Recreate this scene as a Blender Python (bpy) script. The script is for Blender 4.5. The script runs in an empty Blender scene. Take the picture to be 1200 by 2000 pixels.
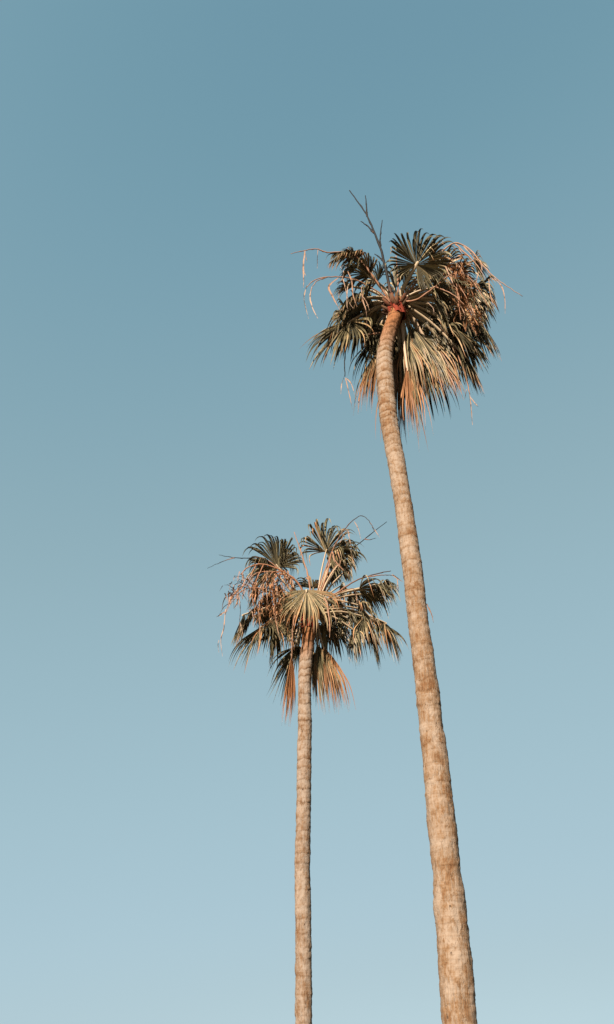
import bpy, math, random
from mathutils import Vector, noise, Matrix

scene = bpy.context.scene
R = math.radians
rnd = random.Random(7)

# ---------------------------------------------------------------- camera
PITCH, FPX, CAM_Z = 37.4, 1583.0, 1.6          # upward tilt, focal length in photo pixels (photo is 1200 x 2000)
cam_data = bpy.data.cameras.new("camera")
cam_data.sensor_fit = 'VERTICAL'
cam_data.sensor_height = 36.0
cam_data.lens = 36.0 * FPX / 2000.0
cam_data.clip_start = 0.05
cam_data.clip_end = 6000.0
cam = bpy.data.objects.new("camera", cam_data)
cam.location = (0, 0, CAM_Z)
cam.rotation_euler = (R(90 + PITCH), 0, 0)
scene.collection.objects.link(cam)
scene.camera = cam

EXPOSURE = 2.2
# ---------------------------------------------------------------- sky, sun, exposure
SUN_EL, SUN_AZ = 24.0, 26.0                     # the sun is low, behind the camera and to its left
to_sun = Vector((-math.sin(R(SUN_AZ)) * math.cos(R(SUN_EL)), -math.cos(R(SUN_AZ)) * math.cos(R(SUN_EL)), math.sin(R(SUN_EL))))
world = bpy.data.worlds.new("World")
scene.world = world
world.use_nodes = True
wn, wl = world.node_tree.nodes, world.node_tree.links
wn.clear()
w_out = wn.new('ShaderNodeOutputWorld')
w_bg = wn.new('ShaderNodeBackground')
w_sky = wn.new('ShaderNodeTexSky')
w_sky.sky_type = 'NISHITA'
w_sky.sun_disc = False
w_sky.sun_elevation = R(SUN_EL)
w_sky.sun_rotation = math.atan2(to_sun.x, to_sun.y)
w_sky.altitude = 0
w_sky.air_density = 1.0
w_sky.dust_density = 1.0
w_sky.ozone_density = 1.0
# the photograph's film response: a muted teal sky with a gentle gradient
def w_scale(src, k):
    n = wn.new('ShaderNodeVectorMath'); n.operation = 'SCALE'
    n.inputs['Scale'].default_value = k
    wl.new(src, n.inputs[0]); return n.outputs[0]
w_cur = wn.new('ShaderNodeRGBCurve')
SKY_CURVES = [[(0.0, 0.0874), (0.0938, 0.159), (0.0973, 0.1683), (0.1068, 0.1946), (0.1257, 0.2307), (0.159, 0.2747), (0.215, 0.3185), (0.3078, 0.3613), (0.4646, 0.4072), (0.6619, 0.4621)], [(0.0, 0.1702), (0.0938, 0.3095), (0.0973, 0.3231), (0.1068, 0.3515), (0.1257, 0.3864), (0.159, 0.4287), (0.215, 0.4793), (0.3078, 0.5271), (0.4646, 0.5711), (0.6619, 0.6172)], [(0.0, 0.2182), (0.0938, 0.3968), (0.0973, 0.4072), (0.1068, 0.4342), (0.1257, 0.4621), (0.159, 0.4969), (0.215, 0.552), (0.3078, 0.6038), (0.4646, 0.6514), (0.6619, 0.6795)]]
for c in range(3):
    cu = w_cur.mapping.curves[c]
    pts = SKY_CURVES[c]
    cu.points[0].location = pts[0]
    cu.points[1].location = (1.0, min(1.0, pts[-1][1] * 1.35))
    for x, y in pts[1:]: cu.points.new(x, y)
w_cur.mapping.update()
w_sep = wn.new('ShaderNodeSeparateColor')
w_cmb = wn.new('ShaderNodeCombineColor')
wl.new(w_scale(w_sky.outputs[0], 0.1), w_sep.inputs[0])
for c in range(3): wl.new(w_sep.outputs[1], w_cmb.inputs[c])
wl.new(w_cmb.outputs[0], w_cur.inputs['Color'])
wl.new(w_scale(w_cur.outputs[0], 10.0 / 2 ** EXPOSURE), w_bg.inputs['Color'])
wl.new(w_bg.outputs[0], w_out.inputs[0])
w_bg.inputs['Strength'].default_value = 0.10

sun_data = bpy.data.lights.new("sun", 'SUN')
sun_data.energy = 5.0
sun_data.angle = R(0.5)
sun_data.color = (1.0, 0.86, 0.72)
sun = bpy.data.objects.new("sun", sun_data)
sun.rotation_euler = to_sun.to_track_quat('Z', 'Y').to_euler()
sun.location = to_sun * 60
scene.collection.objects.link(sun)

vs = scene.view_settings
vs.view_transform = 'Standard'
vs.look = 'None'
vs.gamma = 1.0
vs.use_curve_mapping = False
vs.exposure = EXPOSURE

# ---------------------------------------------------------------- helpers
CP, SP = math.cos(R(PITCH)), math.sin(R(PITCH))

def at(px, py, Y):
    """The point at horizontal distance Y that the photograph shows at pixel (px, py)."""
    a, b = (px - 600) / FPX, (1000 - py) / FPX
    d = Vector((a, CP - b * SP, SP + b * CP))
    return Vector((0, 0, CAM_Z)) + d * (Y / d.y)

def depth(p):
    return p.y * CP + (p.z - CAM_Z) * SP

class MB:
    """Collects vertices, faces, UVs and a per-vertex 'leaf' value set (along, random, dryness, rib)."""
    def __init__(self):
        self.v, self.f, self.c, self.uv = [], [], [], None
    def add(self, p, c=(0, 0, 0, 0)):
        self.v.append(p); self.c.append(c); return len(self.v) - 1
    def build(self, name, mat, parent=None, smooth=True):
        o_inv = Vector((0, 0, 0))
        if parent is not None:
            q = parent
            while q is not None:
                o_inv = o_inv + q.location; q = q.parent
        me = bpy.data.meshes.new(name)
        me.from_pydata([p - o_inv for p in self.v], [], self.f)
        at_ = me.color_attributes.new("leaf", 'FLOAT_COLOR', 'POINT')
        at_.data.foreach_set("color", [x for c in self.c for x in c])
        if self.uv:
            ul = me.uv_layers.new(name="UVMap")
            li = [0] * len(me.loops)
            me.loops.foreach_get("vertex_index", li)
            flat = []
            for f in self.uv_faces:
                for uv in f: flat += uv
            ul.data.foreach_set("uv", flat)
        if smooth:
            me.polygons.foreach_set("use_smooth", [True] * len(me.polygons))
        me.materials.append(mat)
        me.update()
        o = bpy.data.objects.new(name, me)
        scene.collection.objects.link(o)
        if parent is not None:
            o.parent = parent
        return o

def perp(t, up=Vector((0, 0, 1))):
    s = t.cross(up)
    if s.length < 1e-4: s = t.cross(Vector((1, 0, 0)))
    return s.normalized()

def tube(mb, pts, radii, n=7, c=(0, 0, 0, 0), flat=1.0, var=0.0):
    """A tapering tube through pts; flat < 1 squashes it."""
    m = len(pts)
    rings = []
    s = None
    for i in range(m):
        t = (pts[min(i + 1, m - 1)] - pts[max(i - 1, 0)]).normalized()
        if s is None: s = perp(t)
        else:
            s = (s - t * s.dot(t))
            s = s.normalized() if s.length > 1e-5 else perp(t)
        b = t.cross(s)
        ring = []
        for k in range(n):
            a = 2 * math.pi * k / n
            r = radii[i] * (1 + var * rnd.uniform(-1, 1))
            ring.append(mb.add(pts[i] + s * (math.cos(a) * r) + b * (math.sin(a) * r * flat), (i / max(1, m - 1), c[1], c[2], c[3])))
        rings.append(ring)
    for i in range(m - 1):
        for k in range(n):
            mb.f.append((rings[i][k], rings[i][(k + 1) % n], rings[i + 1][(k + 1) % n], rings[i + 1][k]))
    mb.f.append(tuple(reversed(rings[0])))
    mb.f.append(tuple(rings[-1]))

def catmull(pts, n):
    P = [pts[0] * 2 - pts[1]] + list(pts) + [pts[-1] * 2 - pts[-2]]
    out = []
    segs = len(pts) - 1
    for i in range(n + 1):
        u = i / n * segs
        k = min(int(u), segs - 1)
        t = u - k
        a, b, c, d = P[k], P[k + 1], P[k + 2], P[k + 3]
        out.append(0.5 * ((2 * b) + (c - a) * t + (2 * a - 5 * b + 4 * c - d) * t * t + (3 * b - a - 3 * c + d) * t ** 3))
    return out

# ---------------------------------------------------------------- materials
def new_mat(name):
    m = bpy.data.materials.new(name)
    m.use_nodes = True
    nt = m.node_tree
    return m, nt, nt.nodes['Principled BSDF']

def ramp(nt, stops, src=None):
    r = nt.nodes.new('ShaderNodeValToRGB')
    e = r.color_ramp.elements
    e[0].position, e[0].color = stops[0][0], (*stops[0][1], 1)
    e[1].position, e[1].color = stops[-1][0], (*stops[-1][1], 1)
    for p, c in stops[1:-1]:
        x = e.new(p); x.color = (*c, 1)
    if src is not None: nt.links.new(src, r.inputs[0])
    return r

def math_node(nt, op, a, b=None, clamp=False):
    n = nt.nodes.new('ShaderNodeMath'); n.operation = op; n.use_clamp = clamp
    for i, x in enumerate((a, b)):
        if x is None: continue
        if isinstance(x, (int, float)): n.inputs[i].default_value = x
        else: nt.links.new(x, n.inputs[i])
    return n.outputs[0]

def mix_rgb(nt, fac, a, b, mode='MIX'):
    n = nt.nodes.new('ShaderNodeMix'); n.data_type = 'RGBA'; n.blend_type = mode
    for i, x in ((0, fac), (6, a), (7, b)):
        if isinstance(x, (int, float)): n.inputs[i].default_value = x
        elif isinstance(x, tuple): n.inputs[i].default_value = (*x, 1)
        else: nt.links.new(x, n.inputs[i])
    return n.outputs[2]

def noise_tex(nt, vec, scale, detail=3, rough=0.55):
    n = nt.nodes.new('ShaderNodeTexNoise')
    n.inputs['Scale'].default_value = scale
    n.inputs['Detail'].default_value = detail
    n.inputs['Roughness'].default_value = rough
    if vec is not None: nt.links.new(vec, n.inputs['Vector'])
    return n.outputs['Fac']

def scaled(nt, vec, s, loc=(0, 0, 0)):
    n = nt.nodes.new('ShaderNodeMapping')
    n.inputs['Scale'].default_value = s
    n.inputs['Location'].default_value = loc
    nt.links.new(vec, n.inputs['Vector'])
    return n.outputs[0]

def bark_material(name, pale, tan, rust, top, shift):
    m, nt, p = new_mat(name)
    uv = nt.nodes.new('ShaderNodeUVMap'); uv.uv_map = "UVMap"      # u: metres round, v: metres up
    att = nt.nodes.new('ShaderNodeAttribute'); att.attribute_name = "leaf"
    sep = nt.nodes.new('ShaderNodeSeparateColor'); nt.links.new(att.outputs['Color'], sep.inputs[0])
    geo = nt.nodes.new('ShaderNodeTexCoord')
    ob = geo.outputs['Object']
    ring, top_f = sep.outputs['Green'], sep.outputs['Blue']
    blotch = noise_tex(nt, scaled(nt, ob, (3.4, 3.4, 2.6), (shift, 0, shift)), 1.0, 4, 0.6)
    fine = noise_tex(nt, scaled(nt, ob, (26, 26, 14)), 1.0, 5, 0.7)
    fibre = noise_tex(nt, scaled(nt, ob, (48, 48, 2.4)), 1.0, 3, 0.6)
    rings = noise_tex(nt, scaled(nt, ob, (1.2, 1.2, 55)), 1.0, 3, 0.6)
    f = math_node(nt, 'MULTIPLY', math_node(nt, 'SUBTRACT', blotch, 0.5), 1.7)
    f = math_node(nt, 'ADD', f, math_node(nt, 'MULTIPLY', math_node(nt, 'SUBTRACT', fine, 0.5), 1.7))
    f = math_node(nt, 'ADD', f, math_node(nt, 'MULTIPLY', math_node(nt, 'SUBTRACT', fibre, 0.5), 0.6))
    f = math_node(nt, 'ADD', f, math_node(nt, 'MULTIPLY', math_node(nt, 'SUBTRACT', rings, 0.5), 0.55))
    f = math_node(nt, 'ADD', f, math_node(nt, 'ADD', math_node(nt, 'MULTIPLY', math_node(nt, 'SUBTRACT', ring, 0.5), 1.25), 0.40))
    # patches where the outer skin has peeled: pale, with ragged upright edges
    pn = noise_tex(nt, scaled(nt, ob, (6.5, 6.5, 3.0), (shift * 2, 1, 0)), 1.0, 5, 0.62)
    peel = math_node(nt, 'MULTIPLY', math_node(nt, 'SUBTRACT', pn, 0.555), 14.0, True)
    f = math_node(nt, 'SUBTRACT', f, math_node(nt, 'MULTIPLY', peel, 0.42))
    bn = noise_tex(nt, scaled(nt, ob, (5.0, 5.0, 2.8), (0, shift, 7)), 1.0, 5, 0.62)
    brown = math_node(nt, 'MULTIPLY', math_node(nt, 'SUBTRACT', bn, 0.53), 11.0, True)
    f = math_node(nt, 'ADD', f, math_node(nt, 'MULTIPLY', brown, 0.27))
    # thin pale upright fibres
    fn = noise_tex(nt, scaled(nt, ob, (38, 38, 0.9), (3, shift, 0)), 1.0, 2, 0.5)
    thin = math_node(nt, 'SUBTRACT', 1.0, math_node(nt, 'MULTIPLY', math_node(nt, 'ABSOLUTE', math_node(nt, 'SUBTRACT', fn, 0.5)), 26.0, True))
    thin = math_node(nt, 'MULTIPLY', thin, math_node(nt, 'MULTIPLY', math_node(nt, 'SUBTRACT', blotch, 0.42), 6.0, True))
    f = math_node(nt, 'SUBTRACT', f, math_node(nt, 'MULTIPLY', thin, 0.42), True)
    col = ramp(nt, [(0.05, pale), (0.38, tuple((a + b) / 2 for a, b in zip(pale, tan))), (0.62, tan), (0.95, rust)], f).outputs[0]
    # thin dark fissures, upright and crosswise
    v1 = nt.nodes.new('ShaderNodeTexVoronoi'); v1.feature = 'DISTANCE_TO_EDGE'
    v1.inputs['Scale'].default_value = 1.0
    wob = nt.nodes.new('ShaderNodeTexNoise'); wob.inputs['Scale'].default_value = 9.0
    nt.links.new(ob, wob.inputs['Vector'])
    vm = nt.nodes.new('ShaderNodeVectorMath'); vm.operation = 'MULTIPLY_ADD'
    nt.links.new(wob.outputs['Color'], vm.inputs[0]); vm.inputs[1].default_value = (0.05, 0.05, 0.05)
    nt.links.new(ob, vm.inputs[2])
    nt.links.new(scaled(nt, vm.outputs[0], (17, 17, 6.5)), v1.inputs['Vector'])
    crack = math_node(nt, 'SUBTRACT', 1.0, math_node(nt, 'MULTIPLY', v1.outputs['Distance'], 16.0, True))
    gate = math_node(nt, 'MULTIPLY', math_node(nt, 'SUBTRACT', fine, 0.42), 4.0, True)
    crack = math_node(nt, 'MULTIPLY', crack, gate)
    pit = noise_tex(nt, scaled(nt, ob, (15, 15, 9), (shift, 5, 2)), 1.0, 3, 0.5)
    pit = math_node(nt, 'MULTIPLY', math_node(nt, 'SUBTRACT', pit, 0.70), 22.0, True)
    col = mix_rgb(nt, math_node(nt, 'MULTIPLY', pit, 0.8), col, tuple(x * 0.35 for x in rust))
    col = mix_rgb(nt, math_node(nt, 'MULTIPLY', crack, 0.42), col, tuple(x * 0.42 for x in rust))
    col = mix_rgb(nt, math_node(nt, 'MULTIPLY', sep.outputs['Red'], 0.6, True), col, tuple(x * 0.5 for x in rust))
    col = mix_rgb(nt, math_node(nt, 'MULTIPLY', top_f, 1.7, True), col, mix_rgb(nt, 0.85, col, ramp(nt, [(0.25, tuple(min(1, x * 1.55) for x in top)), (0.75, tuple(x * 0.55 for x in top))], f).outputs[0], 'MIX'))
    nt.links.new(col, p.inputs['Base Color'])
    p.inputs['Roughness'].default_value = 0.92
    p.inputs['Specular IOR Level'].default_value = 0.15
    bmp = nt.nodes.new('ShaderNodeBump')
    bmp.inputs['Strength'].default_value = 0.7
    bmp.inputs['Distance'].default_value = 0.012
    h = math_node(nt, 'ADD', math_node(nt, 'MULTIPLY', fine, 1.0), math_node(nt, 'MULTIPLY', fibre, 0.5))
    h = math_node(nt, 'ADD', h, math_node(nt, 'MULTIPLY', rings, 0.5))
    h = math_node(nt, 'SUBTRACT', h, math_node(nt, 'MULTIPLY', crack, 0.5))
    h = math_node(nt, 'SUBTRACT', h, math_node(nt, 'MULTIPLY', peel, 0.6))
    h = math_node(nt, 'SUBTRACT', h, math_node(nt, 'MULTIPLY', pit, 1.0))
    h = math_node(nt, 'ADD', h, math_node(nt, 'MULTIPLY', thin, 0.6))
    nt.links.new(h, bmp.inputs['Height'])
    nt.links.new(bmp.outputs[0], p.inputs['Normal'])
    return m

def leaf_material():
    m, nt, p = new_mat("palm_leaf")
    att = nt.nodes.new('ShaderNodeAttribute'); att.attribute_name = "leaf"
    sep = nt.nodes.new('ShaderNodeSeparateColor'); nt.links.new(att.outputs['Color'], sep.inputs[0])
    t, r, dead, rib = sep.outputs['Red'], sep.outputs['Green'], sep.outputs['Blue'], att.outputs['Alpha']
    geo = nt.nodes.new('ShaderNodeTexCoord')
    n1 = noise_tex(nt, geo.outputs['Object'], 7.0, 3)
    tip = math_node(nt, 'POWER', t, 3.0)
    d = math_node(nt, 'MULTIPLY', dead, 1.0)
    d = math_node(nt, 'ADD', d, math_node(nt, 'MULTIPLY', tip, math_node(nt, 'ADD', 0.10, math_node(nt, 'MULTIPLY', dead, 1.1))))
    d = math_node(nt, 'ADD', d, math_node(nt, 'MULTIPLY', math_node(nt, 'SUBTRACT', n1, 0.5), 0.7))
    d = math_node(nt, 'ADD', d, math_node(nt, 'MULTIPLY', math_node(nt, 'SUBTRACT', r, 0.5), 0.35), True)
    col = ramp(nt, [(0.0, (0.013, 0.0125, 0.0055)), (0.26, (0.048, 0.041, 0.019)), (0.48, (0.118, 0.090, 0.048)), (0.75, (0.125, 0.060, 0.024)), (1.0, (0.105, 0.041, 0.015))], d).outputs[0]  # green end lowered to near black: shadow pockets of the crown put into the colour
    col = mix_rgb(nt, math_node(nt, 'MULTIPLY', rib, 0.40), col, (0.185, 0.150, 0.092))  # pale midrib, lightened further as a painted cream highlight
    br = math_node(nt, 'ADD', 0.55, math_node(nt, 'MULTIPLY', r, 0.85))
    cmb = nt.nodes.new('ShaderNodeCombineColor')
    for i in range(3): nt.links.new(br, cmb.inputs[i])
    col = mix_rgb(nt, 1.0, col, cmb.outputs[0], 'MULTIPLY')
    nt.links.new(col, p.inputs['Base Color'])
    p.inputs['Roughness'].default_value = 0.55
    p.inputs['Specular IOR Level'].default_value = 0.16
    return m

def dry_material(name, a, b, rough=0.7):
    m, nt, p = new_mat(name)
    geo = nt.nodes.new('ShaderNodeTexCoord')
    att = nt.nodes.new('ShaderNodeAttribute'); att.attribute_name = "leaf"
    sep = nt.nodes.new('ShaderNodeSeparateColor'); nt.links.new(att.outputs['Color'], sep.inputs[0])
    n1 = noise_tex(nt, geo.outputs['Object'], 16.0, 4)
    f = math_node(nt, 'ADD', math_node(nt, 'MULTIPLY', math_node(nt, 'SUBTRACT', n1, 0.5), 2.0), sep.outputs['Green'], True)
    col = ramp(nt, [(0.0, a), (1.0, b)], f).outputs[0]
    col = mix_rgb(nt, sep.outputs['Blue'], col, (0.004, 0.0034, 0.003))
    nt.links.new(col, p.inputs['Base Color'])
    p.inputs['Roughness'].default_value = rough
    p.inputs['Specular IOR Level'].default_value = 0.12
    return m

M_leaf = leaf_material()
M_petiole = dry_material("palm_petiole", (0.175, 0.140, 0.090), (0.20, 0.135, 0.090), 0.5)
M_stalk = dry_material("dry_flower_stalk", (0.145, 0.088, 0.058), (0.110, 0.048, 0.024))
M_fluff = dry_material("dry_flower_fluff", (0.19, 0.100, 0.054), (0.135, 0.058, 0.024), 0.85)
M_bract = dry_material("dry_bract", (0.155, 0.106, 0.076), (0.112, 0.060, 0.034))
M_fibre = dry_material("crown_fibre", (0.085, 0.013, 0.006), (0.070, 0.042, 0.020), 0.9)
M_bark_tall = bark_material("tall_palm_bark", (0.121, 0.0915, 0.0675), (0.085, 0.0500, 0.0255), (0.062, 0.0290, 0.0115), (0.074, 0.0265, 0.007), 3.1)
M_bark_short = bark_material("short_palm_bark", (0.115, 0.0895, 0.0690), (0.080, 0.0495, 0.0285), (0.058, 0.0285, 0.0122), (0.076, 0.0275, 0.007), 9.4)

# ---------------------------------------------------------------- ground
def ground():
    m, nt, p = new_mat("dry_ground")
    geo = nt.nodes.new('ShaderNodeTexCoord')
    a = noise_tex(nt, geo.outputs['Object'], 0.35, 6, 0.6)
    b = noise_tex(nt, geo.outputs['Object'], 9.0, 5, 0.65)
    f = math_node(nt, 'ADD', math_node(nt, 'MULTIPLY', a, 0.6), math_node(nt, 'MULTIPLY', b, 0.4))
    c = ramp(nt, [(0.3, (0.05, 0.045, 0.02)), (0.5, (0.12, 0.095, 0.055)), (0.7, (0.17, 0.13, 0.085))], f)
    nt.links.new(c.outputs[0], p.inputs['Base Color'])
    p.inputs['Roughness'].default_value = 0.95
    bm = nt.nodes.new('ShaderNodeBump'); bm.inputs['Strength'].default_value = 0.6; bm.inputs['Distance'].default_value = 0.05
    nt.links.new(b, bm.inputs['Height']); nt.links.new(bm.outputs[0], p.inputs['Normal'])
    mb = MB()
    rs = [0, 4, 8, 12, 16, 20, 26, 40, 80, 200, 600, 2500]
    rings = []
    for r in rs:
        ring = []
        for k in range(48):
            a = 2 * math.pi * k / 48
            x, y = r * math.cos(a), r * math.sin(a) + 6
            z = 0.08 * noise.noise(Vector((x * 0.12, y * 0.12, 0))) if r < 200 else 0
            ring.append(mb.add(Vector((x, y, z - 0.04))))
            if r == 0: break
        rings.append(ring)
    for k in range(48):
        mb.f.append((rings[0][0], rings[1][k], rings[1][(k + 1) % 48]))
    for i in range(1, len(rs) - 1):
        for k in range(48):
            mb.f.append((rings[i][k], rings[i + 1][k], rings[i + 1][(k + 1) % 48], rings[i][(k + 1) % 48]))
    o = mb.build("ground", m)
    o["kind"] = "structure"
    o["label"] = "dry sandy ground the two palms grow from"
ground()

# ---------------------------------------------------------------- palms
class Palm:
    def __init__(self, name, Y, label, reach):
        self.Y, self.reach = Y, reach
        e = bpy.data.objects.new(name, None)
        e.empty_display_size = 0.5
        e["label"] = label
        e["category"] = "palm tree"
        e["group"] = "tall bare-trunked fan palms"
        scene.collection.objects.link(e)
        self.e = e

    # ---- trunk: centre line and widths measured every few dozen pixels
    def trunk(self, prof, mat, seed, ring_gap, top_len):
        base = at(prof[0][1], prof[0][0], self.Y)
        pts, rad = [], []
        for (py, px, w) in prof:
            p = at(px, py, self.Y)
            pts.append(p); rad.append(w * 0.5 * depth(p) / FPX)
        # carry the trunk down to the ground with a slight flare
        d = pts[0] - pts[2]
        x0 = pts[0].x + d.x / abs(d.z) * pts[0].z * 0.5
        low = [Vector((x0, self.Y, -0.12)), Vector((x0 * 0.6 + pts[0].x * 0.4, self.Y, pts[0].z * 0.35))]
        pts = low + pts
        rad = [rad[0] * 1.55, rad[0] * 1.12] + rad
        self.e.location = Vector((x0, self.Y, 0))
        # resample by height
        z0, z1 = pts[0].z, pts[-1].z
        step = 0.013
        n = int((z1 - z0) / step)
        NA = 56
        mb = MB()
        # ring positions up the trunk
        r2 = random.Random(seed)
        marks = []
        z = z0
        while z < z1 + 1:
            k = (z - z0) / (z1 - z0)
            g = ring_gap * (1.35 - 0.6 * k) * r2.uniform(0.7, 1.35)
            marks.append((z, g, r2.uniform(0.35, 1.0), r2.uniform(-0.5, 0.5), r2.uniform(0, 6.28)))
            z += g
        # smooth interpolation of centre and radius
        zs = [p.z for p in pts]
        def sample(zz):
            import bisect
            i = min(max(bisect.bisect_right(zs, zz) - 1, 0), len(zs) - 2)
            t = (zz - zs[i]) / (zs[i + 1] - zs[i])
            def h(v):
                a, b = v[i], v[i + 1]
                ma = (v[i + 1] - v[i - 1]) / (zs[i + 1] - zs[i - 1]) if i > 0 else (b - a) / (zs[i + 1] - zs[i])
                mb_ = (v[i + 2] - v[i]) / (zs[i + 2] - zs[i]) if i + 2 < len(v) else (b - a) / (zs[i + 1] - zs[i])
                dz = zs[i + 1] - zs[i]
                t2, t3 = t * t, t * t * t
                return (2 * t3 - 3 * t2 + 1) * a + (t3 - 2 * t2 + t) * dz * ma + (-2 * t3 + 3 * t2) * b + (t3 - t2) * dz * mb_
            return h([p.x for p in pts]), h([p.y for p in pts]), h(rad)
        off = Vector((seed * 3.7, seed * 1.3, 0))
        mi = 0
        rows = []
        for i in range(n + 1):
            zz = z0 + (z1 - z0) * i / n
            cx, cy, rr = sample(zz)
            k = (zz - z0) / (z1 - z0)
            while mi + 1 < len(marks) and marks[mi + 1][0] <= zz - 0.1: mi += 1
            row = []
            tf = min(1.0, max(0.0, (zz - (z1 - top_len)) / top_len)) ** 0.8
            for a in range(NA):
                th = 2 * math.pi * a / NA
                ca, sa = math.cos(th), math.sin(th)
                q = Vector((ca * rr, sa * rr, zz))
                # leaf-scar rings: a thin dark crack with the scar swelling just under it
                zw = zz + 0.05 * noise.noise(Vector((ca * 1.3, sa * 1.3, zz * 1.5)) + off)
                crack, ringc, bulge = 0.0, 0.0, 0.0
                for j in range(max(0, mi - 1), min(len(marks), mi + 4)):
                    mz, g, s, tilt, ph = marks[j]
                    dz = zw - (mz + 0.02 * tilt * math.sin(th + ph))
                    if -0.012 < dz < 0.012: crack = max(crack, s * (1 - abs(dz) / 0.012))
                    if 0 <= dz < g:
                        u = dz / g
                        ringc = s * (0.55 - u * 1.3) if u < 0.85 else s * (-0.55 + (u - 0.85) * 7)
                        bulge = (1 - u) ** 2 * s
                nn = noise.noise(q * 5.0 + off) * 0.010 + noise.noise(q * 16.0 + off) * 0.009 + noise.noise(q * 45.0 + off) * 0.0055
                nn += abs(noise.noise(Vector((ca * rr * 34, sa * rr * 34, zz * 2.0)) + off)) * 0.006
                gate = 0.4 + 0.9 * max(0, noise.noise(Vector((ca * 1.5, sa * 1.5, zz * 1.1)) + off))
                r_ = rr + nn * (1.0 - 0.45 * k) + bulge * 0.010 * (0.12 + 0.9 * k) - crack * 0.007 * (0.25 + k) - 0.004
                cr = min(1.0, crack * gate * (0.12 + 0.8 * k))
                row.append(mb.add(Vector((cx + ca * r_, cy + sa * r_, zz)), (cr, 0.5 + 0.5 * ringc * (0.18 + 0.85 * k), tf, 1)))
            rows.append(row)
        for i in range(n):
            for a in range(NA):
                b = (a + 1) % NA
                mb.f.append((rows[i][a], rows[i][b], rows[i + 1][b], rows[i + 1][a]))
        mb.f.append(tuple(rows[-1]))
        mb.build("trunk", mat, self.e)

    # ---- one fan leaf: blade = 'frond' with its petiole as sub-part
    def frond(self, base, hub, tip, spread=90, droop=0.8, dead=0.0, n=42, face=None, split=0.46, via=None, pw=0.034, label=None, cup=0.0, ragged=0.12, fold_k=0.9, vary=0.55):
        B, H, T = self.P(base), self.P(hub), self.P(tip)
        o_ = Vector((H.x - B.x, H.y - B.y, 0))
        B = B + o_.normalized() * min(0.12, o_.length * 0.5) + Vector((0, 0, rnd.uniform(-.07, .09)))
        ax = T - H
        L = ax.length
        ax.normalize()
        if face is None:
            out = Vector((H.x - B.x, H.y - B.y, 0))
            face = (out * 0.6 + Vector((0, 0, 1.0)))
        else: face = Vector(face)
        nrm = face - ax * face.dot(ax)
        if nrm.length < 0.05: nrm = Vector((0, -1, 0.3)) - ax * Vector((0, -1, 0.3)).dot(ax)
        nrm.normalize()
        side = nrm.cross(ax).normalized()
        mb = MB()
        S = R(spread)
        n = int(n * (0.62 if spread > 34 else 0.8))
        steps = 14
        hor = Vector((ax.x, ax.y, 0)) * 0.5 + Vector((H.x - B.x, H.y - B.y, 0)).normalized() * 0.5
        pull = (Vector((0, 0, -1)) + hor * 0.22).normalized()
        sd0 = Vector((rnd.uniform(0, 50), rnd.uniform(0, 50), 0))
        dth = 2 * S / n
        for i in range(n):
            th = -S + dth * (i + 0.5) + rnd.uniform(-0.15, 0.15) * dth
            th += (0.05 + 0.10 * min(1, dead * 2)) * noise.noise(sd0 + Vector((th * 5.0, 3, 1))) * min(1.0, S)
            r = rnd.random()
            Ls = self.reach * L * (0.80 + 0.20 * math.cos(th * 0.9)) * rnd.uniform(0.84 - 0.22 * dead, 1.08)
            d = (ax * math.cos(th) + side * math.sin(th) + nrm * (cup * (1 - math.cos(th)) + rnd.uniform(-.04, .04))).normalized()
            s0 = (-ax * math.sin(th) + side * math.cos(th)).normalized()
            sp = split * rnd.uniform(0.78, 1.15)
            g = droop * rnd.uniform(0.75, 1.3) * max(0.3, 1 + 1.1 * noise.noise(sd0 + Vector((th * 2.2, 0, 0))))
            d = (d + nrm * (0.34 * noise.noise(sd0 + Vector((th * 1.7, 9, 0))))).normalized()
            broken = rnd.random() < ragged
            if broken: g *= 2.2; sp *= 0.8
            dd = min(1.0, max(0.0, dead + rnd.gauss(0, 0.10) + vary * noise.noise(sd0 + Vector((th * 3.0, 0, 5))) + (0.25 if broken else 0)))
            pos = H + d * 0.01
            prev = None
            h = Ls / steps
            jig = Vector((rnd.uniform(-1, 1), rnd.uniform(-1, 1), rnd.uniform(-0.4, 0.4))) * 0.05
            tw = rnd.uniform(-1.6, 1.6)
            for k in range(steps + 1):
                t = k / steps
                w_open = 2 * (t * Ls) * math.sin(min(dth * 0.55, 0.5))
                w_sp = 2 * (sp * Ls) * math.sin(min(dth * 0.55, 0.5))
                w_open = min(w_open, 0.085)
                w_sp = min(w_sp, 0.085)
                w_sp = max(w_sp, 0.026)
                if t <= sp: w = max(w_open, 0.006, 0.024 * min(1, t * 5))
                else: w = max(0.0016, w_sp * (1 - ((t - sp) / (1 - sp)) ** 1.15))
                sd = s0 - d * s0.dot(d)
                sd = sd.normalized() if sd.length > 1e-4 else perp(d)
                nn = sd.cross(d).normalized()
                if nn.dot(nrm) < 0 and k == 0: pass
                if t > sp:
                    q = Matrix.Rotation(tw * (t - sp), 3, d)
                    sd, nn = q @ sd, q @ nn
                fold = w * (fold_k if t < sp else 0.6)
                a = mb.add(pos - sd * (w * 0.5) - nn * fold * 0.5, (t, r, dd, 0.0))
                b = mb.add(pos + nn * fold * 0.5, (t, r, dd, 1.0 - 0.7 * t))
                c = mb.add(pos + sd * (w * 0.5) - nn * fold * 0.5, (t, r, dd, 0.0))
                if prev:
                    mb.f.append((prev[0], prev[1], b, a)); mb.f.append((prev[1], prev[2], c, b))
                prev = (a, b, c)
                pos = pos + d * h
                bend = g * (0.03 + 0.75 * min(1.0, max(0.0, (t - sp * 0.80) / (1 - sp)) * 2.0))
                d = (d + (pull - nrm * (0.7 * max(0.0, d.z))) * bend + jig * (t * 0.8)).normalized()
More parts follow.
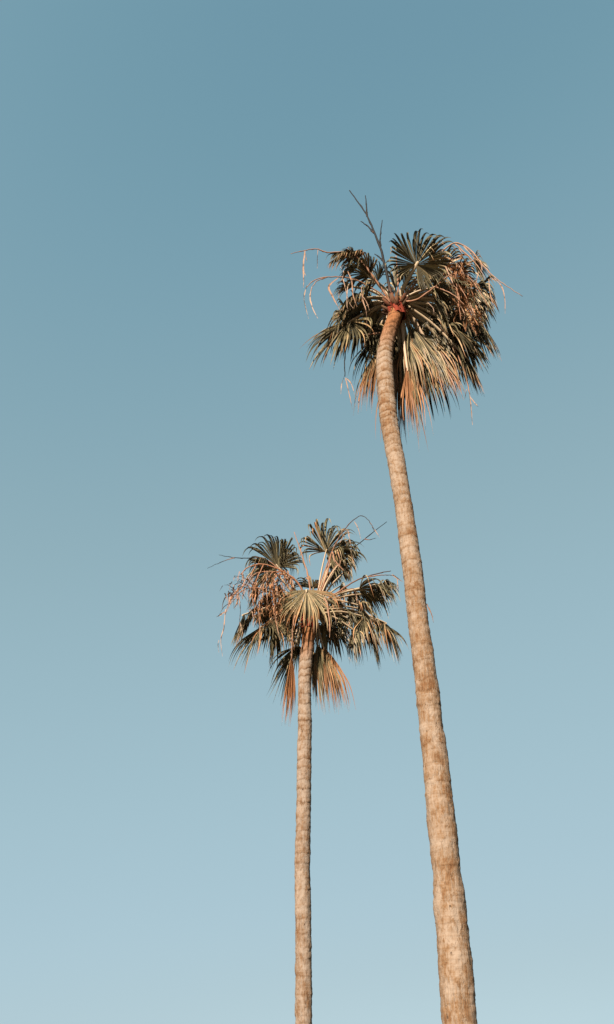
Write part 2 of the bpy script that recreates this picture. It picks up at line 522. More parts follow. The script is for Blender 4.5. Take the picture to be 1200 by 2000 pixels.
        fo = mb.build("frond", M_leaf, self.e, smooth=False)
        if label: fo["label"] = label
        # petiole: flat, tapering, arching from the crown to the hub
        if via is not None: mid = [self.P(v) for v in via]
        else:
            m = (B + H) * 0.5
            mid = [m + Vector((0, 0, 0.10 * (H - B).length))]
        pts = catmull([B] + mid + [H, H + ax * L * 0.10], 14)
        pm = MB()
        rr = [pw * (1.25 - 0.75 * i / 14) for i in range(15)]
        tube(pm, pts, rr, 6, (0, rnd.uniform(0.0, 0.45) + 0.5 * dead, 0, 0), 0.5)
        pm.build("petiole", M_petiole, fo)
        return fo

    def P(self, q):
        if isinstance(q, Vector): return q
        return at(q[0], q[1], self.Y + q[2])

    # ---- dry flower stalk: a woody arching stem with branches; hanging straps are its bracts
    def stalk(self, path, r0=0.014, r1=0.004, branches=(), bracts=(), dark=0.0, tone=0.3, fluff=(), dstart=0.22):
        mb = MB()
        def one(path, a, b, dk):
            pts = catmull([self.P(q) for q in path], 6 * (len(path) - 1) + 2)
            L = len(pts)
            for p in pts[1:-1]:
                p += Vector((rnd.uniform(-1, 1), rnd.uniform(-1, 1), rnd.uniform(-1, 1))) * 0.006
            m = len(mb.v)
            tube(mb, pts, [(a + (b - a) * i / (L - 1)) * (1.3 if i % 6 == 3 else 1.0) for i in range(L)], 6, (0, tone + rnd.uniform(-.2, .2), 0, 0))
            for i in range(m, len(mb.v)):
                t = mb.c[i][0]
                mb.c[i] = (t, mb.c[i][1], min(1.0, max(0.0, (t - dstart) * 2.4)) * dk, 0)
        r0, r1 = r0 * 1.45, r1 * 1.5
        one(path, r0, r1, dark)
        for br in branches: one(br, r0 * 0.6, r1 * 0.7, dark)
        so = mb.build("flower_stalk", M_stalk, self.e)
        for br in bracts: self.bract(br, so)
        for fl in fluff: self.fluff(fl, so)
        return so

    def bract(self, path, parent, w=0.026):
        """A papery strap, folded lengthwise, hanging from a stalk."""
        if isinstance(path[0], (int, float)): w, path = path[0], path[1:]
        pts = catmull([self.P(q) for q in path], 7 * (len(path) - 1) + 2)
        mb = MB(); prev = None
        n = len(pts)
        s = Vector((rnd.uniform(-1, 1), rnd.uniform(-.5, .5), 0)).normalized()
        r = rnd.random()
        for i, p in enumerate(pts):
            t = i / (n - 1)
            tg = (pts[min(i + 1, n - 1)] - pts[max(i - 1, 0)]).normalized()
            s = Matrix.Rotation(rnd.uniform(-.35, .45), 3, tg) @ s
            sd = s - tg * s.dot(tg)
            sd = sd.normalized() if sd.length > 1e-3 else perp(tg)
            nn = sd.cross(tg)
            ww = w * (0.30 + 0.75 * math.sin(math.pi * min(1, t * 0.95 + 0.12)) ** 0.8) * rnd.uniform(.7, 1.2)
            dk = 0.75 if (i % 7 == 0 and i > 2) else 0.0
            a = mb.add(p - sd * ww * .5 - nn * ww * .22, (t, r, dk, 0)); b = mb.add(p + nn * ww * .22, (t, r, dk, 0)); c = mb.add(p + sd * ww * .5 - nn * ww * .22, (t, r, dk, 0))
            if prev:
                mb.f.append((prev[0], prev[1], b, a)); mb.f.append((prev[1], prev[2], c, b))
            prev = (a, b, c)
        mb.build("bract", M_bract, parent)

    def fluff(self, spec, parent):
        """A spray of fine dry flower threads about a point."""
        px, py, dy, rad, cnt = spec
        c = self.P((px, py, dy))
        mb = MB()
        rad = rad * depth(c) / FPX
        for i in range(int(cnt * 0.48)):
            o = Vector((rnd.gauss(0, 1), rnd.gauss(0, 1), rnd.gauss(0, 1))) * rad * 0.40
            d = Vector((rnd.gauss(0, 1), rnd.gauss(0, 1), rnd.gauss(-0.6, 0.8))).normalized()
            p = c + o
            r = rnd.random()
            l = min(rnd.uniform(0.12, 0.42), rad * 1.3 + 0.05)
            pr = None
            w = rnd.uniform(0.006, 0.015)
            for k in range(5):
                s = perp(d) * w * (1 - k / 5)
                a, b = mb.add(p - s, (k / 4, r, 0, 0)), mb.add(p + s, (k / 4, r, 0, 0))
                if pr: mb.f.append((pr[0], pr[1], b, a))
                pr = (a, b)
                p = p + d * l / 4
                d = (d + Vector((rnd.uniform(-.4, .4), rnd.uniform(-.4, .4), -0.45 + rnd.uniform(-.35, .3)))).normalized()
        mb.build("flower_cluster", M_fluff, parent)

    # ---- frayed fibre and old leaf bases round the growing point
    def crown_fibre(self, c, rad, h, seed):
        mb = MB()
        C0 = self.P(c)
        r2 = random.Random(seed)
        NA, NZ = 30, 12
        rows = []
        for j in range(NZ + 1):
            t = j / NZ
            row = []
            for a in range(NA):
                th = 2 * math.pi * a / NA
                rr = rad * (1.0 + 0.05 * t - 0.7 * max(0, t - 0.8)) + 0.018 * math.sin(th * 7 + t * 5) + r2.uniform(-.008, .008)
                row.append(mb.add(C0 + Vector((math.cos(th) * rr, math.sin(th) * rr, h * (t - 0.35))), (t, 0.12 * t + r2.uniform(-.4, .0), 0, 0)))
            rows.append(row)
        for j in range(NZ):
            for a in range(NA):
                b = (a + 1) % NA
                mb.f.append((rows[j][a], rows[j][b], rows[j + 1][b], rows[j + 1][a]))
        mb.f.append(tuple(rows[-1]))
        for i in range(20):       # cut leaf bases
            th = i * 2.399 + r2.uniform(-.2, .2)
            o = Vector((math.cos(th), math.sin(th), 0))
            z = h * (0.0 + 0.5 * i / 20)
            l = r2.uniform(.10, .20)
            pts = [C0 + o * rad * 0.8 + Vector((0, 0, z)), C0 + o * (rad + .05) + Vector((0, 0, z + .10)), C0 + o * (rad + .05 + l * .55) + Vector((0, 0, z + .10 + l * .6))]
            tube(mb, pts, [.055, .045, .024], 7, (0, r2.uniform(.6, 1.0), r2.uniform(.2, .7), 0), .45, .12)
        for i in range(90):       # frayed strands over the collar
            th = r2.uniform(0, 6.283)
            o = Vector((math.cos(th), math.sin(th), 0))
            p = C0 + o * rad * 1.06 + Vector((0, 0, h * r2.uniform(-0.2, 0.5)))
            d = (o * r2.uniform(0.1, 0.9) + Vector((r2.uniform(-.5, .5), r2.uniform(-.5, .5), r2.uniform(-1, .5)))).normalized()
            pr = None; w = r2.uniform(.003, .008); l = r2.uniform(.06, .2); rr = r2.random()
            for k in range(5):
                s = perp(d) * w * (1 - k / 5)
                a, b = mb.add(p - s, (0, rr, 0, 0)), mb.add(p + s, (0, rr, 0, 0))
                if pr: mb.f.append((pr[0], pr[1], b, a))
                pr = (a, b); p = p + d * l / 4
                d = (d + Vector((r2.uniform(-.3, .3), r2.uniform(-.3, .3), -.4))).normalized()
        mb.build("crown_fibre", M_fibre, self.e)

# ---------------------------------------------------------------- the tall palm
tall = Palm("palm_tree", 10.5, "taller fan palm with thick leaning trunk that bends under its crown", 1.32)
tall.trunk([(2040, 901, 72), (2000, 898, 70), (1950, 894.5, 69), (1900, 891, 68), (1850, 887, 65), (1800, 882, 63), (1775, 879, 65), (1740, 877, 61), (1700, 872.5, 56),
            (1650, 867.5, 56), (1600, 862, 57), (1546, 857, 52), (1510, 853.5, 51.5), (1456, 847.5, 49.5), (1402, 840.5, 45.5), (1348, 835.5, 47),
            (1325, 832, 44.5), (1276, 826.5, 43), (1240, 820.5, 41.5), (1170, 812, 40), (1116, 807, 39), (1062, 799, 37.5), (1008, 791.5, 36), (954, 783, 34.5),
            (900, 774, 35), (846, 764, 34), (808, 758.5, 34.5), (770, 755.5, 34), (732, 752.5, 33.5), (700, 751.5, 32), (675, 754, 31), (656, 759, 30), (637, 765, 29.5),
            (618, 771.5, 29), (606, 775, 30), (592, 777, 33)], M_bark_tall, 3, 0.22, 1.5)
tall.crown_fibre((775.5, 611, 0), 0.166, 0.36, 5)
TB = (777, 588, 0)
F = tall.frond
# upper fans
F(TB, (814, 517, -.55), (844, 460, -.80), 155, 1.0, 0.06, 78, face=(.15, .75, .65), split=.55, via=[(786, 565, -.2)], pw=.045)
F(TB, (842, 508, -.45), (872, 478, -.60), 95, 1.5, 0.10, 44, via=[(800, 560, -.15)])
F(TB, (722, 541, -.2), (678, 497, -.5), 80, 1.6, 0.14, 46, face=(-.3, -.3, .9))
F(TB, (706, 500, -.35), (664, 494, -.48), 85, 1.6, 0.14, 74, face=(-.2, -.5, .9), via=[(738, 555, -.1), (718, 520, -.28)])
F(TB, (690, 496, -.42), (640, 488, -.5), 78, 1.35, 0.30, 66, face=(-.35, -.55, .8), via=[(735, 550, -.15), (710, 512, -.35)], vary=.3)
F(TB, (676, 500, -.48), (640, 506, -.58), 70, 1.5, 0.26, 50, face=(-.35, -.55, .8), via=[(735, 550, -.15), (708, 512, -.35)], vary=.3)
F(TB, (700, 520, -.2), (665, 525, -.3), 80, 1.4, 0.04, 50, face=(-.2, -.5, .9))
F(TB, (690, 560, -.1), (655, 552, -.3), 70, 1.5, 0.10, 46, face=(-.2, -.4, .9))
F(TB, (738, 550, .2), (712, 520, .1), 80, 1.6, 0.10, 36)
F(TB, (868, 520, -.2), (912, 488, -.4), 90, 1.7, 0.35, 44, via=[(815, 560, -.1)])
F(TB, (895, 530, -.1), (940, 520, -.3), 85, 1.7, 0.35, 44)
F(TB, (850, 562, -.35), (900, 560, -.5), 100, 1.6, 0.06, 44)
F(TB, (772, 565, .5), (762, 540, .6), 95, .9, 0.12, 36)
F(TB, (790, 560, .4), (800, 535, .5), 85, 1.1, 0.10, 34)
F(TB, (835, 560, .5), (866, 528, .6), 90, 1.4, 0.0, 40)
# left side
F(TB, (700, 598, .3), (680, 632, .3), 80, 1.1, 0.02, 46)
F(TB, (722, 640, .6), (712, 695, .6), 60, .9, 0.04, 44)
F(TB, (692, 588, -.1), (662, 612, -.2), 70, 1.2, 0.06, 42)
F(TB, (665, 625, .35), (640, 665, .35), 70, .8, 0.08, 42, face=(-.9, -.2, .4))
F(TB, (740, 600, .6), (730, 640, .7), 80, 1.0, 0.0, 42)
F(TB, (716, 582, -.1), (660, 586, -.3), 90, 1.5, 0.06, 44)
F(TB, (725, 590, .2), (690, 600, .2), 90, 1.4, 0.02, 40)
F(TB, (684, 628, .1), (640, 688, .1), 84, .5, 0.22, 62, vary=.3, face=(-.45, -.85, .3), via=[(735, 600, .15)])  # dryness raised to make the fan look sunlit: light put into its colour
F(TB, (706, 635, .5), (690, 690, .5), 75, .7, 0.05, 42, face=(-.3, -.7, .5))
F(TB, (680, 612, .4), (650, 650, .4), 85, 1.0, 0.03, 42, face=(-.8, .3, .4))
F(TB, (732, 615, .8), (715, 665, 1.0), 85, .9, 0.03, 42)
F(TB, (735, 630, .5), (728, 665, .5), 70, 1.0, 0.03, 36)
F(TB, (748, 672, .35), (734, 765, .35), 34, 1.0, 0.45, 38, face=(-.3, -.9, .2), label="half dry frond hanging left of the trunk top")
F(TB, (742, 690, .3), (728, 768, .3), 26, .8, 0.62, 40, face=(-.3, -.9, .2))
F(TB, (736, 655, .5), (722, 715, .5), 40, .9, 0.20, 44, face=(-.4, -.8, .3))
# under the crown, behind the trunk
F(TB, (786, 700, .5), (790, 812, .55), 16, .6, 0.55, 40, face=(0, -1, .1))
F(TB, (800, 690, .6), (812, 775, .65), 30, .7, 0.35, 44, face=(.1, -1, .1))
F(TB, (780, 680, .42), (786, 810, .5), 20, .7, 0.45, 36, face=(0, -1, .1))
F(TB, (772, 660, .6), (772, 760, .7), 34, .7, 0.15, 36, face=(0, -1, .1))
F(TB, (795, 715, .3), (801, 820, .3), 11, .8, 0.95, 28, face=(.2, -1, .1), label="brown dead frond folded shut and hanging")
F(TB, (800, 634, .35), (848, 732, .4), 30, 1.0, 0.20, 52, vary=1.1, ragged=.3, face=(.2, -.9, .3), via=[(792, 600, .2)])
F(TB, (790, 655, .3), (812, 745, .3), 20, .9, 0.55, 36, face=(.2, -.9, .3))
F(TB, (826, 650, .6), (880, 735, .6), 34, .9, 0.32, 46, vary=.9, face=(.2, -.9, .3))
F(TB, (845, 690, .55), (885, 752, .55), 30, .9, 0.55, 34, face=(.2, -.9, .3))
F(TB, (815, 690, .9), (830, 780, 1.0), 42, .7, 0.05, 42, face=(.1, -.9, .3))
F(TB, (835, 660, 1.0), (855, 740, 1.1), 50, .7, 0.03, 42, face=(.1, -.9, .3))
# right side
F(TB, (940, 560, .15), (968, 598, .1), 70, 1.3, 0.14, 48)
F(TB, (938, 630, .35), (962, 675, .35), 65, .9, 0.10, 50, face=(.8, -.5, .3))
F(TB, (930, 590, .5), (960, 625, .5), 80, 1.1, 0.04, 48)
F(TB, (912, 700, .45), (928, 745, .45), 50, .8, 0.16, 46, face=(.6, -.7, .3))
F(TB, (925, 510, .1), (955, 525, 0), 70, 1.7, 0.25, 44)
F(TB, (880, 690, .8), (895, 740, .85), 60, .7, 0.0, 46)
F(TB, (925, 565, .1), (955, 605, .1), 70, 1.2, 0.10, 46)
F(TB, (925, 625, .4), (955, 672, .4), 60, .8, 0.06, 48, face=(.9, -.3, .3))
F(TB, (898, 680, .6), (922, 735, .6), 60, .7, 0.06, 46, face=(.8, -.4, .3))
F(TB, (850, 590, .0), (872, 620, -.1), 85, 1.2, 0.04, 46)
F(TB, (830, 610, .6), (845, 655, .7), 80, .9, 0.0, 44)
F(TB, (905, 600, -.1), (935, 640, -.2), 70, 1.2, 0.12, 46)
F(TB, (870, 655, .7), (890, 715, .8), 65, .7, 0.0, 46)
F(TB, (880, 560, .4), (920, 580, .4), 90, 1.2, 0.0, 44)
F(TB, (876, 634, .2), (940, 690, .2), 85, .6, 0.06, 54, face=(.75, -.55, .3), via=[(830, 598, .15)])
F(TB, (880, 620, .5), (935, 650, .5), 90, 1.0, 0.05, 46, face=(.9, -.3, .3))
F(TB, (898, 560, 0), (948, 575, -.1), 88, 1.4, 0.20, 46)
F(TB, (890, 585, .3), (945, 610, .3), 90, 1.1, 0.05, 46, face=(.8, -.3, .6))
F(TB, (850, 612, .8), (885, 655, 1.0), 90, .9, 0.0, 42)
F(TB, (865, 590, .4), (890, 610, .4), 95, 1.2, 0.0, 44)
F(TB, (855, 640, .5), (880, 690, .6), 70, .8, 0.02, 44)
F(TB, (905, 655, .6), (935, 715, .6), 70, .7, 0.05, 44)

# the green fans deeper in the crown, sideways and behind
def inner(palm, base, spots, seed):
    r2 = random.Random(seed)
    B = palm.P(base)
    for az, r, z in spots:
        a = R(az + r2.uniform(-8, 8))
        o = Vector((math.cos(a), math.sin(a), 0))
        H = B + o * r + Vector((0, 0, z))
        T = H + o * r2.uniform(.22, .34) + Vector((0, 0, -r2.uniform(.15, .38)))
        palm.frond(base, H, T, r2.uniform(75, 95), r2.uniform(.8, 1.2), r2.uniform(0, .06), 50)
# azimuth 0 is to the right of the view, 90 straight away from it, 180 to the left
inner(tall, TB, [(-8, .95, .05), (5, 1.1, -.2), (14, .8, .15), (22, 1.1, -.35), (32, .75, -.1), (40, 1.0, -.45), (55, .8, -.4), (70, .7, -.5), (95, .7, -.4), (120, .7, -.35), (140, .75, -.3),
                (158, .8, -.25), (172, .9, -.1), (185, .85, 0), (150, .5, .0), (30, .5, .1), (10, 1.25, -.5), (28, 1.25, -.6), (-15, 1.2, -.1)], 21)

# flower stalks of the tall palm
tall.stalk([(766, 592, -.1), (757, 540, -.15), (745, 490, -.2), (728, 445, -.2), (712, 412, -.2), (683, 372, -.2)], .024, .008,
           branches=[[(717, 422, -.2), (716, 405, -.2), (714, 382, -.2)], [(730, 455, -.2), (720, 443, -.2), (705, 432, -.2)], [(744, 488, -.2), (743, 465, -.2), (747, 430, -.2)],
                     [(751, 513, -.18), (742, 503, -.2), (732, 496, -.2)]], dark=1.0, dstart=-.25, tone=1.0)
tall.stalk([(772, 588, -.15), (778, 560, -.2), (774, 500, -.25)], .016, .008, dark=0, tone=.4)
tall.stalk([(765, 592, -.1), (735, 548, -.3), (690, 497, -.5), (640, 493, -.55), (618, 486, -.6), (592, 490, -.6), (568, 496, -.6)], .015, .004, tone=.5,
           bracts=[(.030, (596, 490, -.6), (593, 520, -.6), (594, 548, -.6), (593, 562, -.6)), (.014, (597, 495, -.6), (600, 512, -.6)), (.020, (621, 488, -.6), (620, 505, -.6), (620, 524, -.6)),
                   (.012, (594, 530, -.6), (598, 540, -.6))])
tall.stalk([(765, 592, -.1), (738, 570, -.2), (690, 545, -.4), (640, 541, -.5), (614, 548, -.5), (598, 562, -.5)], .013, .004, tone=.4,
           branches=[[(640, 541, -.5), (618, 550, -.5), (606, 568, -.5)]],
           bracts=[(.022, (600, 558, -.5), (594, 580, -.5), (597, 600, -.5), (603, 622, -.5)), (.026, (610, 560, -.5), (606, 580, -.5), (611, 602, -.5), (621, 622, -.5)),
                   (.040, (662, 542, -.5), (643, 560, -.5), (650, 580, -.5), (664, 605, -.5)), (.036, (672, 528, -.5), (670, 545, -.5), (660, 556, -.5)),
                   (.022, (669, 540, -.5), (675, 565, -.5), (682, 590, -.5), (690, 602, -.5)), (.028, (680, 530, -.5), (688, 550, -.5), (690, 575, -.5), (698, 600, -.5)),
                   (.020, (706, 560, -.5), (709, 585, -.5), (716, 612, -.5), (716, 640, -.5)), (.016, (706, 575, -.5), (716, 590, -.5), (722, 606, -.5)),
                   (.018, (690, 545, -.4), (680, 560, -.5), (678, 590, -.5), (680, 608, -.5))])
tall.stalk([(785, 590, -.1), (815, 585, -.3), (850, 560, -.5), (885, 535, -.6), (920, 545, -.6), (955, 600, -.5)], .014, .005, tone=.6,
           branches=[[(880, 536, -.6), (905, 570, -.6), (925, 620, -.5)], [(890, 535, -.6), (895, 580, -.6), (900, 625, -.6)], [(850, 560, -.5), (885, 575, -.6), (912, 600, -.6)]],
           bracts=[(.030, (888, 500, -.55), (898, 520, -.6), (910, 540, -.6)), (.030, (870, 520, -.6), (880, 540, -.6), (888, 560, -.6)), (.022, (891, 560, -.6), (897, 580, -.6), (900, 598, -.6)),
                   (.020, (918, 590, -.55), (925, 610, -.55), (930, 620, -.55)), (.020, (900, 598, -.55), (908, 615, -.55), (906, 625, -.55)), (.016, (915, 535, -.55), (914, 555, -.55), (917, 570, -.55)),
                   (.016, (835, 590, -.35), (846, 602, -.35), (848, 614, -.35))],
           fluff=[(895, 535, -.55, 26, 160), (900, 555, -.55, 26, 140), (912, 595, -.5, 26, 140), (880, 520, -.5, 20, 80), (925, 625, -.5, 20, 60)])
tall.stalk([(785, 588, 0), (830, 530, -.3), (880, 478, -.5), (915, 485, -.5), (945, 520, -.5), (975, 548, -.5), (1021, 579, -.45)], .016, .004, tone=.3,
           branches=[[(890, 477, -.5), (925, 510, -.5), (950, 545, -.5)]],
           bracts=[(.034, (905, 480, -.5), (925, 500, -.5), (930, 520, -.5)), (.022, (965, 543, -.5), (980, 560, -.5), (986, 585, -.5), (987, 613, -.5)), (.030, (945, 525, -.5), (962, 545, -.5), (975, 548, -.5)),
                   (.024, (920, 495, -.5), (940, 520, -.5), (938, 540, -.5)), (.020, (955, 545, -.5), (958, 575, -.5), (965, 600, -.5)), (.018, (935, 530, -.5), (930, 555, -.5), (932, 575, -.5))])
tall.stalk([(745, 650, .3), (690, 660, .3), (675, 690, .3), (674, 735, .3)], .012, .006, dark=1.0,
           bracts=[(.018, (673, 735, .3), (668, 750, .3), (666, 770, .3)), (.024, (675, 738, .3), (681, 765, .3), (689, 800, .3)), (.024, (677, 738, .3), (687, 750, .3), (693, 770, .3))])
tall.stalk([(810, 600, .3), (870, 650, .4), (905, 720, .4), (918, 770, .4)], .012, .006, tone=.5,
           bracts=[(.026, (917, 768, .4), (920, 795, .4), (923, 830, .4)), (.02, (919, 775, .4), (930, 790, .4), (935, 795, .4)), (.02, (912, 760, .4), (908, 780, .4))])
mb = MB()
for pa in ([(834, 1180, 0), (838, 1190, -.05), (846, 1205, -.08)], [(838, 1187, -.03), (844, 1202, -.06), (847, 1216, -.08)]):
    tube(mb, catmull([tall.P(q) for q in pa], 8), [.010 - .001 * i for i in range(9)], 5, (0, .6, .3, 0))
mb.build("splinter", M_stalk, tall.e)

# ---------------------------------------------------------------- the short palm
short = Palm("palm_tree", 14.4, "shorter fan palm with slim straight trunk and a round crown of fans", 1.48)
short.trunk([(2040, 594, 34), (2000, 593.6, 33.5), (1870, 593, 32.5), (1805, 592.6, 31.5), (1747, 592, 31.5), (1695, 591, 30.5), (1630, 592.3, 30), (1565, 593.6, 29), (1500, 594.3, 28.6),
             (1450, 595, 28), (1412, 596, 27.5), (1375, 595.3, 26), (1325, 595.4, 25.5), (1287, 598, 25.8), (1262, 601, 25), (1240, 603, 26), (1205, 604, 28)], M_bark_short, 8, 0.20, 1.0)
short.crown_fibre((604, 1215, 0), 0.15, 0.5, 9)
SB = (605, 1195, 0)
F = short.frond
# upper fans
F(SB, (543, 1107, -.2), (508, 1058, -.38), 130, 1.25, 0.05, 84, split=.54, face=(-.1, .8, .6))
F(SB, (637, 1078, 0), (667, 1034, 0), 125, 1.35, 0.06, 84, split=.56, face=(.1, .8, .55))
F(SB, (655, 1085, .2), (692, 1062, .2), 100, 1.5, 0.06, 48)
F(SB, (645, 1100, .4), (668, 1085, .4), 100, 1.3, 0.02, 44)
F(SB, (640, 1125, .5), (660, 1130, .5), 95, 1.2, 0.02, 40)
F(SB, (612, 1150, .5), (612, 1122, .6), 80, 1.2, 0.1, 36)
F(SB, (662, 1102, .1), (690, 1100, .1), 95, 1.6, 0.08, 46)
F(SB, (680, 1085, .3), (702, 1080, .3), 90, 1.5, 0.04, 44)
F(SB, (650, 1120, .7), (668, 1128, .7), 95, 1.2, 0.0, 42)
F(SB, (548, 1108, -.05), (562, 1068, -.1), 80, 1.5, 0.06, 50)
F(SB, (520, 1105, -.1), (490, 1090, -.2), 80, 1.5, 0.06, 48)
# front fan
F(SB, (599, 1152, -.50), (600, 1207, -.57), 92, 1.0, 0.33, 78, vary=.12, fold_k=.35, ragged=.04, face=(.0, -.9, .45), split=.58)
# left side
F(SB, (514, 1222, .1), (472, 1276, .1), 85, .45, 0.06, 54, face=(-.75, -.55, .3))
F(SB, (530, 1208, -.15), (546, 1255, -.15), 60, .7, 0.30, 46, face=(0, -.9, .4))
F(SB, (500, 1190, .2), (475, 1220, .2), 90, 1.0, 0.05, 46, face=(-.9, -.2, .4))
F(SB, (560, 1185, .4), (545, 1225, .4), 85, .9, 0.05, 44)
F(SB, (530, 1165, .3), (505, 1185, .3), 90, 1.1, 0.08, 44)
F(SB, (550, 1150, .3), (530, 1165, .3), 90, 1.2, 0.08, 42)
F(SB, (570, 1170, .2), (555, 1200, .2), 80, 1.1, 0.12, 42)
F(SB, (490, 1205, .35), (468, 1240, .35), 80, .8, 0.0, 46, face=(-.9, -.2, .4))
F(SB, (560, 1165, .5), (545, 1190, .5), 90, 1.1, 0.02, 44)
F(SB, (520, 1185, .45), (510, 1215, .5), 90, .9, 0.02, 44)
F(SB, (580, 1195, .3), (568, 1225, .3), 75, .9, 0.04, 40)
F(SB, (478, 1200, .15), (462, 1240, .15), 60, .8, 0.12, 44, face=(-.9, -.3, .4))
F(SB, (540, 1225, .3), (530, 1275, .3), 60, .7, 0.04, 44)
F(SB, (575, 1150, .1), (560, 1172, .05), 85, 1.2, 0.10, 44)
F(SB, (505, 1150, .1), (490, 1175, .1), 80, 1.2, 0.10, 42)
# right side
F(SB, (750, 1215, .35), (768, 1265, .35), 60, .7, 0.15, 48, face=(.8, -.4, .4))
F(SB, (690, 1230, .3), (698, 1275, .3), 60, .8, 0.06, 46)
F(SB, (725, 1235, .5), (735, 1280, .5), 60, .7, 0.05, 46, face=(.8, -.4, .4))
F(SB, (665, 1145, .3), (680, 1165, .3), 90, 1.2, 0.0, 44)
F(SB, (640, 1200, .5), (650, 1235, .5), 80, .9, 0.0, 44)
F(SB, (670, 1120, .0), (684, 1125, -.05), 90, 1.5, 0.06, 44)
F(SB, (690, 1160, .5), (715, 1175, .5), 95, 1.2, 0.0, 46)
F(SB, (705, 1190, .35), (728, 1225, .4), 80, .9, 0.04, 48, face=(.8, -.4, .4))
F(SB, (720, 1160, .25), (752, 1172, .25), 85, 1.3, 0.06, 46)
F(SB, (690, 1195, .4), (700, 1240, .4), 70, .8, 0.08, 46, face=(.4, -.8, .4))
F(SB, (702, 1150, 0), (765, 1143, 0), 80, 1.4, 0.12, 52, via=[(650, 1165, 0)])
F(SB, (748, 1140, .05), (775, 1145, .05), 75, 1.5, 0.14, 50, via=[(660, 1160, 0)])
F(SB, (660, 1195, .55), (668, 1230, .55), 70, .9, 0.0, 44)
F(SB, (735, 1150, .1), (772, 1158, .1), 75, 1.3, 0.12, 42, via=[(660, 1160, 0)])
F(SB, (700, 1182, .1), (738, 1205, .1), 95, 1.4, 0.22, 54, via=[(650, 1172, .05)])
F(SB, (712, 1205, .2), (745, 1250, .2), 70, .8, 0.30, 48, face=(.4, -.8, .4))
F(SB, (735, 1212, .5), (778, 1250, .5), 75, .6, 0.12, 50, face=(.6, -.6, .4))
F(SB, (695, 1215, .5), (712, 1265, .5), 75, .8, 0.0, 46)
F(SB, (680, 1165, .4), (700, 1180, .4), 90, 1.2, 0.0, 42)
F(SB, (645, 1228, .8), (655, 1270, .8), 60, .8, 0.0, 40)
# hanging under the crown
F(SB, (620, 1256, .2), (642, 1338, .2), 24, .6, 0.42, 74, face=(.1, -1, .2), label="dry tan frond hanging right of the trunk")
F(SB, (630, 1260, .3), (656, 1342, .3), 23, .6, 0.74, 66, face=(.1, -1, .2))
F(SB, (577, 1264, .45), (542, 1325, .45), 45, .25, 0.0, 40, face=(-.8, .2, .5))
F(SB, (570, 1276, .15), (568, 1362, .15), 8, .6, 0.92, 50, face=(0, -1, 0), label="brown dead frond folded shut and hanging")
F(SB, (583, 1260, .3), (580, 1300, .3), 50, .8, 0.14, 32, face=(0, -1, .2))
F(SB, (612, 1268, .6), (614, 1340, .6), 18, .5, 0.3, 32, face=(0, -1, 0))

inner(short, SB, [(25, .7, .2), (35, .75, -.15), (60, .6, 0), (90, .6, .1), (120, .6, 0), (150, .8, -.05), (165, .9, .1), (178, .75, .15), (190, .85, 0),
                  (160, .6, .3), (30, .55, .4)], 33)

short.stalk([(604, 1195, -.2), (605, 1140, -.4), (592, 1090, -.4), (575, 1039, -.4)], .015, .005, tone=.5)
short.stalk([(604, 1195, -.2), (585, 1142, -.4), (552, 1116, -.5), (515, 1102, -.6), (485, 1108, -.6), (470, 1122, -.6)], .015, .006, tone=.8,
            branches=[[(575, 1132, -.45), (540, 1118, -.55), (500, 1120, -.6), (478, 1150, -.6)], [(552, 1116, -.5), (530, 1120, -.6), (520, 1150, -.6)], [(560, 1120, -.5), (535, 1130, -.6), (536, 1180, -.6), (540, 1220, -.6)],
                      [(500, 1105, -.6), (480, 1140, -.6), (455, 1165, -.6), (440, 1200, -.6)], [(515, 1103, -.6), (495, 1150, -.6), (495, 1185, -.6)], [(520, 1150, -.6), (480, 1150, -.6), (450, 1180, -.6)]],
            bracts=[(.034, (470, 1145, -.6), (455, 1165, -.6), (444, 1195, -.6)), (.030, (440, 1195, -.6), (432, 1200, -.6), (423, 1205, -.6)), (.030, (441, 1190, -.6), (438, 1225, -.6), (432, 1250, -.6), (435, 1282, -.6)),
                    (.034, (466, 1150, -.6), (464, 1175, -.6), (458, 1188, -.6)), (.022, (466, 1155, -.6), (470, 1190, -.6), (468, 1220, -.6), (469, 1260, -.6)), (.016, (469, 1215, -.6), (475, 1238, -.6)),
                    (.026, (507, 1105, -.6), (500, 1130, -.6), (493, 1150, -.6)), (.022, (522, 1115, -.6), (520, 1150, -.6), (524, 1180, -.6)), (.026, (535, 1130, -.6), (541, 1150, -.6), (540, 1180, -.6)),
                    (.020, (536, 1185, -.6), (540, 1215, -.6), (547, 1250, -.6)), (.018, (505, 1190, -.6), (508, 1225, -.6), (507, 1255, -.6)), (.022, (490, 1190, -.6), (494, 1200, -.6), (496, 1212, -.6)),
                    (.020, (475, 1118, -.6), (474, 1130, -.6), (480, 1140, -.6)), (.018, (525, 1120, -.6), (512, 1140, -.6), (505, 1165, -.6)), (.018, (428, 1250, -.6), (426, 1260, -.6), (428, 1275, -.6))],
            fluff=[(545, 1130, -.5, 26, 130), (530, 1150, -.5, 30, 160), (505, 1150, -.55, 26, 90), (480, 1135, -.55, 26, 90), (540, 1175, -.5, 22, 120), (505, 1190, -.55, 16, 70), (455, 1155, -.6, 22, 80), (565, 1140, -.45, 16, 60), (540, 1195, -.5, 14, 60)])
short.stalk([(604, 1195, 0), (560, 1130, -.2), (520, 1092, -.3), (480, 1090, -.4), (456, 1089, -.4), (428, 1084, -.4)], .011, .003, dark=1.0, tone=.8,
            branches=[[(460, 1089, -.4), (440, 1095, -.4), (405, 1110, -.4)]])
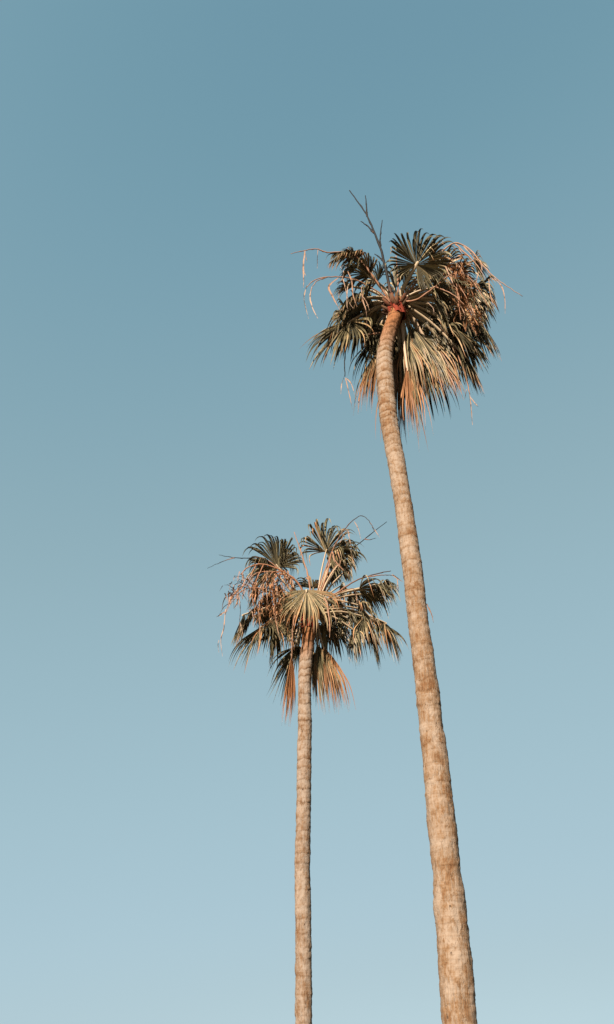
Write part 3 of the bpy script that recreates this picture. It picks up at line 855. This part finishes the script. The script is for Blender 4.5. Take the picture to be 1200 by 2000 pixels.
short.stalk([(604, 1195, -.1), (630, 1130, -.2), (650, 1075, -.3), (672, 1035, -.3), (702, 1008, -.3), (720, 1016, -.3), (732, 1038, -.3)], .010, .003, tone=.6, dark=.9,
            bracts=[(.024, (721, 1017, -.3), (732, 1035, -.3), (742, 1050, -.3)), (.018, (692, 1018, -.3), (700, 1032, -.3), (705, 1052, -.3)), (.026, (680, 1038, -.3), (684, 1055, -.3), (688, 1080, -.3))])
short.stalk([(606, 1195, -.1), (635, 1135, -.2), (648, 1080, -.3), (655, 1095, -.35), (672, 1115, -.35)], .014, .005, tone=.8,
            bracts=[(.022, (650, 1085, -.35), (656, 1100, -.35), (671, 1112, -.35)), (.018, (658, 1075, -.35), (665, 1095, -.35), (660, 1115, -.35)), (.016, (664, 1060, -.35), (675, 1040, -.35), (685, 1035, -.35))])
short.stalk([(606, 1195, .0), (660, 1100, .1), (710, 1055, .1), (756, 1019, .1)], .012, .004, tone=.7, dark=1.0, branches=[[(712, 1053, .1), (722, 1054, .1), (735, 1051, .1)]])
short.stalk([(608, 1190, -.1), (655, 1160, -.2), (700, 1132, -.3), (740, 1120, -.3), (764, 1115, -.3)], .013, .005, tone=.7, dark=.8,
            branches=[[(720, 1126, -.3), (750, 1123, -.3), (770, 1124, -.3)], [(660, 1158, -.2), (690, 1150, -.3), (697, 1170, -.3)]],
            bracts=[(.030, (766, 1122, -.3), (778, 1130, -.3), (788, 1137, -.3)), (.024, (776, 1128, -.3), (778, 1145, -.3), (779, 1155, -.3)), (.022, (696, 1160, -.3), (698, 1178, -.3)), (.02, (673, 1165, -.25), (673, 1180, -.25), (675, 1200, -.25))])
short.stalk([(606, 1190, -.2), (625, 1165, -.45), (638, 1175, -.6), (643, 1205, -.6), (644, 1235, -.6)], .012, .006, tone=.5,
            bracts=[(.03, (640, 1190, -.6), (645, 1215, -.6), (644, 1245, -.6)), (.024, (622, 1140, -.35), (630, 1155, -.35), (638, 1160, -.35))])
short.stalk([(600, 1195, -.1), (580, 1200, -.4), (573, 1220, -.5), (571, 1260, -.3), (570, 1290, -.1)], .012, .008, tone=.6,
            bracts=[(.04, (573, 1205, -.5), (573, 1222, -.5), (571, 1240, -.5))])
